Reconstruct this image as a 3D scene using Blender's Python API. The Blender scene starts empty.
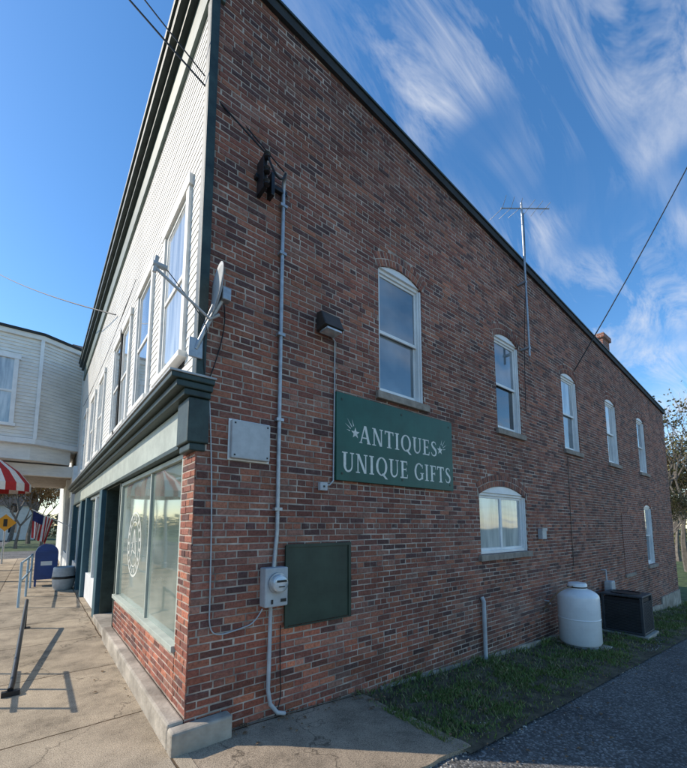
import bpy, bmesh, math, random
from mathutils import Vector, Matrix, noise
random.seed(7)
SC=bpy.context.scene
COL=SC.collection
rad=math.radians

# ---------------------------------------------------------------- camera
FPX=379.0
AZ=rad(51.074); TH=rad(6.174)
F=Vector((math.cos(AZ)*math.cos(TH),math.sin(AZ)*math.cos(TH),math.sin(TH)))
R=Vector((math.sin(AZ),-math.cos(AZ),0))
U=R.cross(F)
CAM=Vector((-1.0405,-3.3415,1.75))
cd=bpy.data.cameras.new('camera'); cam=bpy.data.objects.new('camera',cd); COL.objects.link(cam)
m=Matrix((R,U,-F)).transposed().to_4x4(); m.translation=CAM
cam.matrix_world=m
cd.sensor_fit='HORIZONTAL'; cd.sensor_width=36; cd.lens=36*FPX/687
cd.shift_y=101/687; cd.clip_start=0.05; cd.clip_end=3000
SC.camera=cam
SC.view_settings.view_transform='Standard'; SC.view_settings.look='None'; SC.view_settings.exposure=0

# ---------------------------------------------------------------- materials
def new_mat(name):
    m=bpy.data.materials.new(name); m.use_nodes=True
    nt=m.node_tree; b=nt.nodes['Principled BSDF']
    return m,nt,b
def N(nt,t,**k):
    n=nt.nodes.new(t)
    for a,v in k.items(): setattr(n,a,v)
    return n
def ramp(nt,stops):
    r=nt.nodes.new('ShaderNodeValToRGB'); e=r.color_ramp.elements
    while len(e)<len(stops): e.new(0.5)
    for i,(p,c) in enumerate(stops):
        e[i].position=p; e[i].color=(c[0],c[1],c[2],1) if hasattr(c,'__len__') else (c,c,c,1)
    return r
def M(name,col,rough=0.7,var=0.15,scale=6,bump=0.15,metal=0,spec=0.4,bscale=None,stretch=None,dirt=0.0,coat=0):
    m,nt,b=new_mat(name)
    tc=N(nt,'ShaderNodeTexCoord'); src=tc.outputs['Object']
    if stretch:
        mp=N(nt,'ShaderNodeMapping'); mp.inputs['Scale'].default_value=stretch
        nt.links.new(src,mp.inputs[0]); src=mp.outputs[0]
    n=N(nt,'ShaderNodeTexNoise'); n.inputs['Scale'].default_value=scale; n.inputs['Detail'].default_value=3
    n.inputs['Roughness'].default_value=0.65
    nt.links.new(src,n.inputs['Vector'])
    lo=[c*(1-var*1.6) for c in col]; hi=[min(1,c*(1+var)) for c in col]
    r=ramp(nt,[(0.3,lo),(0.7,hi)]); nt.links.new(n.outputs['Fac'],r.inputs['Fac'])
    out=r.outputs['Color']
    if dirt>0:
        n2=N(nt,'ShaderNodeTexNoise'); n2.inputs['Scale'].default_value=scale*0.35; n2.inputs['Detail'].default_value=4
        nt.links.new(tc.outputs['Object'],n2.inputs['Vector'])
        r2=ramp(nt,[(0.45,0.0),(0.7,1.0)]); nt.links.new(n2.outputs['Fac'],r2.inputs['Fac'])
        mx=N(nt,'ShaderNodeMixRGB'); mx.inputs['Color2'].default_value=(col[0]*.35,col[1]*.33,col[2]*.3,1)
        ml=N(nt,'ShaderNodeMath',operation='MULTIPLY'); ml.inputs[1].default_value=dirt
        nt.links.new(r2.outputs['Color'],ml.inputs[0]); nt.links.new(ml.outputs[0],mx.inputs['Fac'])
        nt.links.new(out,mx.inputs['Color1']); out=mx.outputs['Color']
    nt.links.new(out,b.inputs['Base Color'])
    b.inputs['Roughness'].default_value=rough; b.inputs['Metallic'].default_value=metal
    b.inputs['Specular IOR Level'].default_value=spec; b.inputs['Coat Weight'].default_value=coat
    if bump>0.06:
        n3=N(nt,'ShaderNodeTexNoise'); n3.inputs['Scale'].default_value=bscale or scale*8; n3.inputs['Detail'].default_value=1
        nt.links.new(src,n3.inputs['Vector'])
        bp=N(nt,'ShaderNodeBump'); bp.inputs['Strength'].default_value=bump; bp.inputs['Distance'].default_value=0.01
        nt.links.new(n3.outputs['Fac'],bp.inputs['Height']); nt.links.new(bp.outputs[0],b.inputs['Normal'])
    return m

def brick_attr_mat():
    m,nt,b=new_mat('brick')
    at=N(nt,'ShaderNodeVertexColor'); at.layer_name='Col'
    tc=N(nt,'ShaderNodeTexCoord')
    n=N(nt,'ShaderNodeTexNoise'); n.inputs['Scale'].default_value=34; n.inputs['Detail'].default_value=3; n.inputs['Roughness'].default_value=.75
    nt.links.new(tc.outputs['Object'],n.inputs['Vector'])
    r=ramp(nt,[(0.25,0.5),(0.5,1.0),(0.8,1.45)]); nt.links.new(n.outputs['Fac'],r.inputs['Fac'])
    mx=N(nt,'ShaderNodeMixRGB',blend_type='MULTIPLY'); mx.inputs['Fac'].default_value=1
    nt.links.new(at.outputs['Color'],mx.inputs['Color1']); nt.links.new(r.outputs['Color'],mx.inputs['Color2'])
    n2=N(nt,'ShaderNodeTexNoise'); n2.inputs['Scale'].default_value=7; n2.inputs['Detail'].default_value=5; n2.inputs['Roughness'].default_value=.75
    nt.links.new(tc.outputs['Object'],n2.inputs['Vector'])
    r2=ramp(nt,[(0.56,0.0),(0.74,0.42)]); nt.links.new(n2.outputs['Fac'],r2.inputs['Fac'])
    mx2=N(nt,'ShaderNodeMixRGB'); mx2.inputs['Color2'].default_value=(.36,.28,.23,1)
    nt.links.new(r2.outputs['Color'],mx2.inputs['Fac']); nt.links.new(mx.outputs['Color'],mx2.inputs['Color1'])
    nt.links.new(mx2.outputs['Color'],b.inputs['Base Color'])
    b.inputs['Roughness'].default_value=.8; b.inputs['Specular IOR Level'].default_value=.35
    bp=N(nt,'ShaderNodeBump'); bp.inputs['Strength'].default_value=.6; bp.inputs['Distance'].default_value=.008
    nt.links.new(n.outputs['Fac'],bp.inputs['Height']); nt.links.new(bp.outputs[0],b.inputs['Normal'])
    return m
MB=brick_attr_mat()
MMORT=M('mortar',(.43,.355,.29),.95,.4,3.5,.3,bscale=100)
def brick_tex_mat():
    m,nt,b=new_mat('brick_far')
    tc=N(nt,'ShaderNodeTexCoord'); sp=N(nt,'ShaderNodeSeparateXYZ'); nt.links.new(tc.outputs['Object'],sp.inputs[0])
    ad=N(nt,'ShaderNodeMath',operation='ADD'); nt.links.new(sp.outputs[0],ad.inputs[0]); nt.links.new(sp.outputs[1],ad.inputs[1])
    cb=N(nt,'ShaderNodeCombineXYZ'); nt.links.new(ad.outputs[0],cb.inputs[0]); nt.links.new(sp.outputs[2],cb.inputs[1])
    br=N(nt,'ShaderNodeTexBrick'); br.inputs['Scale'].default_value=1
    br.inputs['Color1'].default_value=(.27,.10,.065,1); br.inputs['Color2'].default_value=(.16,.065,.045,1); br.inputs['Mortar'].default_value=(.42,.35,.29,1)
    br.inputs['Brick Width'].default_value=.208; br.inputs['Row Height'].default_value=.064; br.inputs['Mortar Size'].default_value=.006
    nt.links.new(cb.outputs[0],br.inputs['Vector']); nt.links.new(br.outputs['Color'],b.inputs['Base Color'])
    b.inputs['Roughness'].default_value=.9
    bp=N(nt,'ShaderNodeBump',invert=True); bp.inputs['Strength'].default_value=.6; bp.inputs['Distance'].default_value=.01
    nt.links.new(br.outputs['Fac'],bp.inputs['Height']); nt.links.new(bp.outputs[0],b.inputs['Normal'])
    return m
MBT=brick_tex_mat()
MWHITE=M('white_paint',(.80,.80,.78),.45,.06,4,.05,dirt=.12)
MSIDE=M('siding_paint',(.80,.77,.71),.55,.07,3,.05,stretch=(1,.3,4),dirt=.2)
MDGREEN=M('dark_green_paint',(.033,.052,.044),.45,.3,6,.1,dirt=.25)
MGREEN=M('green_paint',(.13,.17,.145),.5,.15,5,.08,dirt=.2)
MPALE=M('pale_green_paint',(.46,.49,.42),.5,.1,5,.08,dirt=.25)
MBLACK=M('black_metal',(.02,.02,.022),.4,.2,10,.05)
MBRONZE=M('bronze_housing',(.045,.038,.032),.45,.2,10,.05)
MCABLE=M('black_cable',(.015,.015,.016),.6,.1,10,0)
MGALV=M('galvanised_metal',(.40,.41,.42),.45,.15,15,.05,metal=.6)
MGREY=M('grey_painted_metal',(.46,.47,.47),.5,.1,8,.04,dirt=.3)
MSTONE=M('sill_stone',(.32,.27,.22),.9,.2,8,.3,dirt=.3)
MCONC=M('foundation_concrete',(.42,.37,.30),.92,.25,4,.4,dirt=.6)
MROOF=M('roof_membrane',(.03,.032,.032),.8,.2,4,.2)
MTEAL=M('teal_paint',(.03,.09,.12),.5,.15,5,.06)
MINT=M('dark_interior',(.015,.014,.013),.9,.2,3,0)
MSIGN=M('sign_green',(.016,.095,.068),.5,.14,3,.03,dirt=.2)
MSIGNW=M('sign_lettering',(.70,.70,.63),.55,.12,14,0,dirt=.1)
MPANEL=M('panel_green',(.030,.050,.034),.5,.2,4,.05,dirt=.4)
MTANK=M('tank_white',(.8,.8,.78),.35,.04,6,.03,coat=.3,dirt=.08)
MAC=M('ac_dark_grey',(.05,.055,.058),.5,.15,8,.05)
MBLUE=M('mailbox_blue',(.02,.06,.22),.35,.1,5,.03)
MLBLUE=M('pale_blue_rail_paint',(.35,.47,.55),.5,.1,5,.03)
MRED=M('awning_red',(.45,.03,.03),.8,.1,10,.05)
MCREAM=M('awning_white',(.75,.72,.66),.8,.08,10,.05)
def glass_mat(name,c1,c2,scale=1.2,st=(1,1,1),rough=.04):
    m,nt,b=new_mat(name)
    tc=N(nt,'ShaderNodeTexCoord'); mp=N(nt,'ShaderNodeMapping'); mp.inputs['Scale'].default_value=st
    n=N(nt,'ShaderNodeTexNoise'); n.inputs['Scale'].default_value=scale; n.inputs['Detail'].default_value=3
    nt.links.new(tc.outputs['Object'],mp.inputs[0]); nt.links.new(mp.outputs[0],n.inputs['Vector'])
    r=ramp(nt,[(.38,c1),(.62,c2)]); nt.links.new(n.outputs['Fac'],r.inputs['Fac'])
    nt.links.new(r.outputs['Color'],b.inputs['Base Color'])
    b.inputs['Roughness'].default_value=rough; b.inputs['IOR'].default_value=1.9; b.inputs['Specular IOR Level'].default_value=.7
    n2=N(nt,'ShaderNodeTexNoise'); n2.inputs['Scale'].default_value=1.5; n2.inputs['Detail'].default_value=1
    nt.links.new(tc.outputs['Object'],n2.inputs['Vector'])
    bp=N(nt,'ShaderNodeBump'); bp.inputs['Strength'].default_value=.15; bp.inputs['Distance'].default_value=.02
    nt.links.new(n2.outputs['Fac'],bp.inputs['Height']); nt.links.new(bp.outputs[0],b.inputs['Normal'])
    return m
MGL=glass_mat('window_glass',(.10,.13,.15),(.24,.27,.29))
MGLC=glass_mat('curtained_glass',(.30,.33,.34),(.55,.57,.56),3,(3,3,.4))
MGLD=glass_mat('dark_glass',(.012,.015,.018),(.04,.05,.055))
MGLS=glass_mat('shopfront_glass',(.10,.14,.12),(.32,.37,.32),.9,(1,.7,1))

# ---------------------------------------------------------------- mesh helpers
def empty(name,loc=(0,0,0)):
    e=bpy.data.objects.new(name,None); e.location=loc; COL.objects.link(e); return e
def mesh(name,vs,fs,mats,parent=None,fm=None,smooth=False,recalc=True):
    me=bpy.data.meshes.new(name); me.from_pydata([tuple(v) for v in vs],[],fs)
    if not isinstance(mats,(list,tuple)): mats=[mats]
    for mm in mats: me.materials.append(mm)
    if fm: me.polygons.foreach_set('material_index',fm)
    if recalc:
        bm=bmesh.new(); bm.from_mesh(me); bmesh.ops.recalc_face_normals(bm,faces=bm.faces); bm.to_mesh(me); bm.free()
    if smooth: me.polygons.foreach_set('use_smooth',[True]*len(me.polygons))
    me.update()
    o=bpy.data.objects.new(name,me); COL.objects.link(o)
    if parent: o.parent=parent
    return o
BF=[(0,1,2,3),(7,6,5,4),(0,4,5,1),(1,5,6,2),(2,6,7,3),(3,7,4,0)]
def boxv(x0,x1,y0,y1,z0,z1):
    return [(x0,y0,z0),(x0,y1,z0),(x1,y1,z0),(x1,y0,z0),(x0,y0,z1),(x0,y1,z1),(x1,y1,z1),(x1,y0,z1)]
def box(name,x0,x1,y0,y1,z0,z1,mat,parent=None,bev=0.0):
    o=mesh(name,boxv(x0,x1,y0,y1,z0,z1),BF,mat,parent)
    if bev>0:
        md=o.modifiers.new('bevel','BEVEL'); md.width=bev; md.segments=2; md.limit_method='ANGLE'
    return o
def boxes(name,lst,mat,parent=None,bev=0):
    vs=[];fs=[];fm=[];mats=mat if isinstance(mat,list) else [mat]
    for b in lst:
        k=len(vs); vs+=boxv(*b[:6]); fs+=[tuple(i+k for i in f) for f in BF]; fm+=[b[6] if len(b)>6 else 0]*6
    o=mesh(name,vs,fs,mats,parent,fm)
    if bev>0:
        md=o.modifiers.new('bevel','BEVEL'); md.width=bev; md.segments=2; md.limit_method='ANGLE'
    return o
def tube(name,pts,r,mat,parent=None,smooth=False,res=3):
    cu=bpy.data.curves.new(name,'CURVE'); cu.dimensions='3D'; cu.bevel_depth=r; cu.bevel_resolution=res; cu.use_fill_caps=True
    s=cu.splines.new('NURBS' if smooth else 'POLY'); s.points.add(len(pts)-1)
    for i,p in enumerate(pts): s.points[i].co=(p[0],p[1],p[2],1)
    if smooth: s.use_endpoint_u=True; s.order_u=3
    cu.materials.append(mat)
    o=bpy.data.objects.new(name,cu); COL.objects.link(o)
    if parent: o.parent=parent
    return o
def sag(a,b,s,n=14):
    a=Vector(a);b=Vector(b)
    return [a.lerp(b,i/n)-Vector((0,0,s*4*(i/n)*(1-i/n))) for i in range(n+1)]
def lathe(name,prof,cx,cy,mat,parent=None,seg=40):
    vs=[];fs=[]
    for r,z in prof:
        for i in range(seg):
            a=2*math.pi*i/seg; vs.append((cx+r*math.cos(a),cy+r*math.sin(a),z))
    for j in range(len(prof)-1):
        for i in range(seg):
            k=(i+1)%seg; fs.append((j*seg+i,j*seg+k,(j+1)*seg+k,(j+1)*seg+i))
    fs.append(tuple(range(seg))); fs.append(tuple((len(prof)-1)*seg+i for i in range(seg)))
    o=mesh(name,vs,fs,mat,parent,smooth=True)
    md=o.modifiers.new('es','EDGE_SPLIT'); md.split_angle=rad(40)
    return o
def PW(plane,u,w,z):
    return (u,w,z) if plane=='S' else (w,u,z)
def pboxes(name,plane,lst,mat,parent,bev=0):
    l=[]
    for b in lst:
        u0,u1,w0,w1,z0,z1=b[:6]
        l.append(((u0,u1,w0,w1,z0,z1) if plane=='S' else (w0,w1,u0,u1,z0,z1))+tuple(b[6:]))
    return boxes(name,l,mat,parent,bev)

# ---------------------------------------------------------------- terrain heights
def g(x):
    if x<0.6: return 0.0
    if x<20: return -0.065*(x-0.6)
    if x<60: return -1.261-0.02*(x-20)
    return -2.06
def roofz(x): return 7.60-0.085*x

# ---------------------------------------------------------------- brick wall
PAL=[(.245,.088,.056),(.205,.074,.049),(.275,.104,.064),(.175,.064,.045),(.225,.094,.067),(.135,.057,.043),(.095,.046,.040),(.30,.118,.070),(.25,.12,.085)]
def brick_wall(name,plane,u0,u1,z0,ztop,ops,parent,colf=None):
    ch=.064; hb=.0535; bl=.197; mj=.011
    vs=[];fs=[];cols=[]; mv=[];mf=[]
    def excl(z,mid):
        out=[]
        for o in ops:
            a,b,zb,zs,rise,ring=o
            if z<zb: continue
            if z<=zs: out.append((a,b)); continue
            if rise<=0: continue
            hw=(b-a)/2; Rr=(hw*hw+rise*rise)/(2*rise); zc=zs+rise-Rr; Ro=Rr+(ring if not mid else ring*.5)
            dz=z-zc
            if dz<Ro:
                h=math.sqrt(Ro*Ro-dz*dz); h=min(h,hw+(.05 if not mid else .0)); out.append(((a+b)/2-h,(a+b)/2+h))
        return out
    def cut(a,b,ex):
        segs=[(a,b)]
        for e0,e1 in ex:
            ns=[]
            for s0,s1 in segs:
                if e1<=s0 or e0>=s1: ns.append((s0,s1)); continue
                if e0>s0: ns.append((s0,e0))
                if e1<s1: ns.append((e1,s1))
            segs=ns
        return segs
    def addbrick(c,ang,L,Hh,w,colr):
        k=len(vs); j=lambda s:random.uniform(-s,s)
        ca,sa=math.cos(ang),math.sin(ang); d=j(.0025)
        pts=[(-L/2,-Hh/2),(L/2,-Hh/2),(L/2,Hh/2),(-L/2,Hh/2)]
        bev=.005
        for s,dep in ((1,.012),(1,w+.004+d),(0,w+d)):
            for (px,pz) in pts:
                qx=px-(0 if s else math.copysign(bev,px)); qz=pz-(0 if s else math.copysign(bev,pz))
                qx+=j(.0018); qz+=j(.0016)
                vs.append(PW(plane,c[0]+qx*ca-qz*sa,dep+j(.0008),c[1]+qx*sa+qz*ca))
        for t in (0,4):
            for i in range(4):
                i2=(i+1)%4; fs.append((k+t+i,k+t+i2,k+t+4+i2,k+t+4+i)); cols.append(colr)
        fs.append((k+8,k+9,k+10,k+11)); cols.append(colr)
    def colr(u,z):
        c=random.choice(PAL); v=random.uniform(.82,1.18)
        n=noise.noise(Vector((u*.35,z*.5,3)))*.35+1
        n*=1+.25*noise.noise(Vector((u*1.3,z*1.5,9)))
        c=[c[i]*v*n for i in range(3)]
        if colf: c=colf(u,z,c)
        return c
    k=0; z=z0
    zmax=max(ztop(u0),ztop(u1))
    while z<zmax:
        zc=z+hb/2; head=(k%7==6)
        L=(.092 if head else bl); off=(L+mj)*(.5 if k%2 else 0)+(.03 if head else 0)+random.uniform(-.008,.008)
        ue=u1
        if ztop(u1)<z+hb:
            ue=u0+(u1-u0)*max(0,min(1,(ztop(u0)-z-hb)/(ztop(u0)-ztop(u1)+1e-9)))
        ex=excl(zc,False); u=u0-off
        while u<ue:
            a=max(u,u0); b=min(u+L+random.uniform(-.004,.004),ue)
            for s0,s1 in cut(a,b,ex):
                if s1-s0<.025: continue
                wv=.004*noise.noise(Vector((u*.7,z,4)))
                addbrick(((s0+s1)/2,zc+wv),random.uniform(-.006,.006),s1-s0-(mj if s1<b-1e-4 or s0>a+1e-4 else 0)*.6,hb+random.uniform(-.003,.002),0,colr((s0+s1)/2,zc))
            u+=L+mj
        ue2=u1 if ztop(u1)>=z+ch else min(u1,ue+.8)
        for s0,s1 in cut(u0,ue2,excl(z+ch/2,True)):
            kk=len(mv); za=z-mj/2; zb=z+ch-mj/2
            mv+= [PW(plane,s0,.0045,za),PW(plane,s1,.0045,za),PW(plane,s1,.0045,zb),PW(plane,s0,.0045,zb)]; mf.append((kk,kk+1,kk+2,kk+3))
        z+=ch; k+=1
    for (a,b,zb,zs,rise,ring) in ops:
        if rise<=0: continue
        hw=(b-a)/2; cx=(a+b)/2; Rr=(hw*hw+rise*rise)/(2*rise); zc=zs+rise-Rr; half=math.asin(hw/Rr)
        for ri in range(int(round(ring/.105))):
            rin=Rr+ri*.105; rm=rin+.0475; n=max(5,int(2*half*rm/.064))
            for i in range(n):
                t=-half+2*half*(i+.5)/n
                p=(cx+rm*math.sin(t),zc+rm*math.cos(t))
                addbrick(p,-t,2*half*rm/n-.011,.093,-.0015,colr(*p))
        n=16
        for i in range(n):
            t0=-half+2*half*i/n; t1=-half+2*half*(i+1)/n; kk=len(mv)
            for rr,tt in ((Rr,t0),(Rr,t1),(Rr+ring,t1),(Rr+ring,t0)):
                mv.append(PW(plane,cx+rr*math.sin(tt),.0037,zc+rr*math.cos(tt)))
            mf.append((kk,kk+1,kk+2,kk+3))
    me=bpy.data.meshes.new(name); me.from_pydata(vs,[],fs); me.materials.append(MB)
    ca=me.color_attributes.new('Col','FLOAT_COLOR','CORNER')
    buf=[]
    for c in cols: buf+=[c[0],c[1],c[2],1.0]*4
    ca.data.foreach_set('color',buf)
    o=bpy.data.objects.new(name,me); COL.objects.link(o); o.parent=parent
    mesh(name+'_mortar',mv,mf,MMORT,parent,recalc=False)
    return o

BLD=empty('brick_commercial_building')
WX=[2.25,5.13,7.98,10.85,13.75]
ops=[(x,x+.88,3.45,5.16,.12,.21) for x in WX]
ops.append((4.45,6.02,1.30,2.26,.17,.21))
ops.append((13.8,14.65,.55,2.32,.10,.21))
def side_col(u,z,c):
    low=max(0,min(1,(1.15-z)/.8))*max(0,min(1,(3.4-u)/2.0))*max(0,.75+.9*noise.noise(Vector((u*1.5,z*2,21))))
    c=[c[0]*(1+.55*low),c[1]*(1+.22*low),c[2]*(1+.05*low)]
    if z<g(u)+.40 and noise.noise(Vector((u*2,z*4,1)))>-.05:
        c=[c[0]*.68,c[1]*.72,c[2]*.72]
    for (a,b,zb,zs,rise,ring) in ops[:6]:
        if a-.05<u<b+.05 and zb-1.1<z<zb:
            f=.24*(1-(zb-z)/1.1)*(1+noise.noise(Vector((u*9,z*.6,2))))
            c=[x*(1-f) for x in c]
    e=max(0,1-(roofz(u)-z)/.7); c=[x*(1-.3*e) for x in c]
    # pale salts low on the wall
    s=noise.noise(Vector((u*.9,z*1.6,33)))
    if z<g(u)+1.3 and u>1.5 and s>.1:
        f=min(.35,(s-.1)*1.4)*random.uniform(.3,1); c=[c[0]*(1-f)+.30*f,c[1]*(1-f)+.23*f,c[2]*(1-f)+.19*f]
    return c
L=17.45; DEP=13.0
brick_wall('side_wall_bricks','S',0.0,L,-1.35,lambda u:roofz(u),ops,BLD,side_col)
def reveals(plane,op,depth=.16):
    a,b,zb,zs,rise,ring=op; vs=[];fs=[]
    prof=[(a,zb),(b,zb),(b,zs)]
    if rise>0:
        hw=(b-a)/2; cx=(a+b)/2; Rr=(hw*hw+rise*rise)/(2*rise); zc=zs+rise-Rr; half=math.asin(hw/Rr)
        for i in range(1,12):
            t=half-2*half*i/12; prof.append((cx+Rr*math.sin(t),zc+Rr*math.cos(t)))
    prof.append((a,zs)); n=len(prof)
    for (u,z) in prof: vs.append(PW(plane,u,0.003,z))
    for (u,z) in prof: vs.append(PW(plane,u,depth,z))
    for i in range(n):
        j=(i+1)%n; fs.append((i,j,n+j,n+i))
    return vs,fs,prof
def side_window(op,idx,glassU,glassL,kind='dh'):
    a,b,zb,zs,rise,ring=op
    vs,fs,prof=reveals('S',op)
    mesh('window_reveal_%d'%idx,vs,fs,MBT,BLD)
    e=.002; fw=.055
    ztop=zs-.02+(.045 if kind=='dh' else .06)
    L=[(a+e,a+fw,.045,.15,zb+.001,ztop),(b-fw,b-e,.045,.15,zb+.001,ztop),(a+fw,b-fw,.05,.15,ztop-.045,ztop),(a+fw,b-fw,.05,.16,zb+.001,zb+.05)]
    L+=[(a+e-.0,a+.03,.02,.045,zb+.001,ztop-.03),(b-.03,b-e,.02,.045,zb+.001,ztop-.03)]
    i0=a+fw; i1=b-fw; gz0=zb+.05; gz1=ztop-.045; mid=(gz0+gz1)/2
    if kind=='dh':
        s=.035
        L+=[(i0,i1,.075,.10,mid-.022,mid+.022),(i0,i0+s,.075,.10,mid+.022,gz1),(i1-s,i1,.075,.10,mid+.022,gz1),(i0+s,i1-s,.075,.10,gz1-s,gz1)]
        L+=[(i0,i0+s,.105,.13,gz0,mid-.022),(i1-s,i1,.105,.13,gz0,mid-.022),(i0+s,i1-s,.105,.13,gz0,gz0+.06)]
        pboxes('window_glass_upper_%d'%idx,'S',[(i0+s-.005,i1-s+.005,.088,.092,mid+.01,gz1-s+.005)],glassU,BLD)
        pboxes('window_glass_lower_%d'%idx,'S',[(i0+s-.005,i1-s+.005,.118,.122,gz0+.05,mid)],glassL,BLD)
    else:
        s=.04; c=i0+(i1-i0)*.5
        L+=[(i0,i0+s,.08,.11,gz0,gz1),(i1-s,i1,.08,.11,gz0,gz1),(c-.03,c+.03,.078,.112,gz0,gz1),(i0+s,c-.03,.08,.11,gz0,gz0+s),(c+.03,i1-s,.08,.11,gz0,gz0+s),(i0+s,c-.03,.08,.11,gz1-s,gz1),(c+.03,i1-s,.08,.11,gz1-s,gz1)]
        pboxes('window_glass_left_%d'%idx,'S',[(i0+s-.005,c-.028,.093,.097,gz0+s-.005,gz1-s+.005)],glassU,BLD)
        pboxes('window_glass_right_%d'%idx,'S',[(c+.028,i1-s+.005,.093,.097,gz0+s-.005,gz1-s+.005)],glassL,BLD)
    pboxes('window_frame_%d'%idx,'S',L,MWHITE,BLD,.003)
    arc=[p for p in prof if p[1]>=ztop-.0]
    arc=sorted(arc)
    pts=[(arc[0][0]-.02 if arc[0][0]>a+.03 else a+e,ztop)]+[(max(a+e,min(b-e,p[0])),p[1]-.003) for p in arc]+[(arc[-1][0]+.02 if arc[-1][0]<b-.03 else b-e,ztop)]
    n=len(pts); v=[(p[0],.02,p[1]) for p in pts]+[(p[0],.15,p[1]) for p in pts]
    f=[tuple(range(n)),tuple(range(n,2*n))]+[(i,(i+1)%n,n+(i+1)%n,n+i) for i in range(n)]
    mesh('window_arch_head_%d'%idx,v,f,MWHITE,BLD)
    pboxes('window_sill_%d'%idx,'S',[(a-.07,b+.07,-.05,.17,zb-.10,zb-.0015)],MSTONE,BLD,.006)
side_window(ops[0],0,MGL,MGL)
side_window(ops[1],1,MGL,MGLD)
side_window(ops[2],2,MGLC,MGL)
side_window(ops[3],3,MGLC,MGLC)
side_window(ops[4],4,MGL,MGLC)
side_window(ops[5],5,MGLC,MGLC,'sl')
side_window(ops[6],6,MGLC,MGL)
def slab(name,x0,x1,y0,y1,za0,za1,zb0,zb1,mat,par):
    v=[(x0,y0,za0),(x0,y1,za0),(x1,y1,zb0),(x1,y0,zb0),(x0,y0,za1),(x0,y1,za1),(x1,y1,zb1),(x1,y0,zb1)]
    return mesh(name,v,BF,mat,par)
zr0=roofz(0);zr1=roofz(L)
slab('rake_fascia',-.0,L+.10,-.045,.05,zr0-.07,zr0+.05,zr1-.08,zr1+.04,MROOF,BLD)
slab('rake_metal_cap',-.0,L+.13,-.065,.12,zr0+.052,zr0+.082,zr1+.042,zr1+.072,MDGREEN,BLD)
slab('roof',-.0,L+.1,.12,DEP,zr0-.1,zr0+.02,zr1-.1,zr1+.01,MROOF,BLD)
box('rear_wall',L-.2,L,.02,DEP,-1.5,roofz(L)-.1,MBT,BLD)
mesh('party_wall',[(0.1,DEP,-1),(L,DEP,-1),(L,DEP,roofz(L)),(0.1,DEP,roofz(0.1))],[(0,1,2,3)],MBT,BLD)
boxes('blocked_opening',[(11.5,12.25,-.010,.002,.45,2.1)],MBT,BLD)
boxes('blocked_opening_sill',[(11.43,12.32,-.04,.002,.36,.448)],MSTONE,BLD,.004)
box('foundation_band',14.9,L+.01,-.035,.004,-1.6,-.55,MCONC,BLD)
mesh('foundation_plinth',[(2.2,-.03,-1.5),(2.2,.002,-1.5),(14.9,.002,-1.5),(14.9,-.03,-1.5),(2.2,-.03,-.10),(2.2,.002,-.10),(14.9,.002,-.76),(14.9,-.03,-.76)],BF,MCONC,BLD)
CHM=empty('brick_chimney')
boxes('stack',[(12.35,12.95,.35,.95,6.0,7.62),(12.30,13.0,.30,1.0,7.62,7.76)],MBT,CHM)
boxes('flue',[(12.5,12.8,.5,.8,7.76,7.86)],MCONC,CHM)

# ---------------------------------------------------------------- front facade
warm=lambda u,z,c:[c[0]*1.15,c[1]*1.08,c[2]*1.05]
brick_wall('front_pier_bricks','F',0.0,.36,.20,lambda u:2.46,[],BLD,warm)
brick_wall('front_bulkhead_bricks','F',.37,3.72,.20,lambda u:.62,[],BLD,warm)
box('bulkhead_core',.012,.3,.012,3.7,.0,.6,MMORT,BLD)
pboxes('shop_window_frame','F',[(.36,3.74,-.03,.10,.625,.68),(.36,.42,.01,.09,.68,2.44),(3.66,3.74,.01,.10,.68,2.44),(1.69,1.73,.02,.08,.68,2.39),(.42,3.66,.012,.09,2.39,2.44)],MPALE,BLD,.004)
pboxes('shop_window_glass','F',[(.42,1.69,.045,.05,.68,2.39),(1.73,3.66,.045,.05,.68,2.39)],MGLS,BLD)
vs=[];fs=[]
for rr0,rr1 in ((.42,.45),(.30,.315)):
    n=48;k=len(vs)
    for i in range(n):
        a=2*math.pi*i/n
        vs+=[(.043,2.65+rr0*math.cos(a),1.5+rr0*math.sin(a)),(.043,2.65+rr1*math.cos(a),1.5+rr1*math.sin(a))]
    for i in range(n):
        j=(i+1)%n; fs.append((k+2*i,k+2*i+1,k+2*j+1,k+2*j))
for i in range(17):
    a=2*math.pi*i/17; k=len(vs)
    for (rr,da) in ((.335,-.06),(.335,.05),(.40,.05),(.40,-.06)): vs.append((.0425,2.65+rr*math.cos(a+da),1.5+rr*math.sin(a+da)))
    fs.append((k,k+1,k+2,k+3))
for (ya,za,yb,zb_) in ((2.50,1.33,2.65,1.72),(2.80,1.33,2.65,1.72),(2.45,1.55,2.85,1.50),(2.55,1.38,2.78,1.42)):
    k=len(vs); vs+=[(.0422,ya-.02,za),(.0422,ya+.02,za-.01),(.0422,yb+.02,zb_),(.0422,yb-.02,zb_+.01)]; fs.append((k,k+1,k+2,k+3))
mesh('shop_window_decal',vs,fs,MSIGNW,BLD)
pboxes('entrance_recess','F',[(3.74,3.82,-.0,1.2,.0,2.44),(5.25,5.33,-.0,1.2,.0,2.44),(3.82,5.25,1.2,1.25,.0,2.44),(3.74,5.33,.0,1.3,2.44,2.5)],MDGREEN,BLD)
pboxes('entrance_door','F',[(4.1,4.2,1.14,1.19,.12,2.2),(4.9,5.0,1.14,1.19,.12,2.2),(4.2,4.9,1.14,1.19,.12,.9),(4.2,4.9,1.14,1.19,2.1,2.2)],MTEAL,BLD)
pboxes('entrance_door_glass','F',[(4.2,4.9,1.16,1.17,.9,2.1)],MGLD,BLD)
pboxes('entrance_step','F',[(3.82,5.25,-.10,1.14,.0,.11)],MCONC,BLD,.01)
bl=[];gl=[];tl=[]
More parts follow.
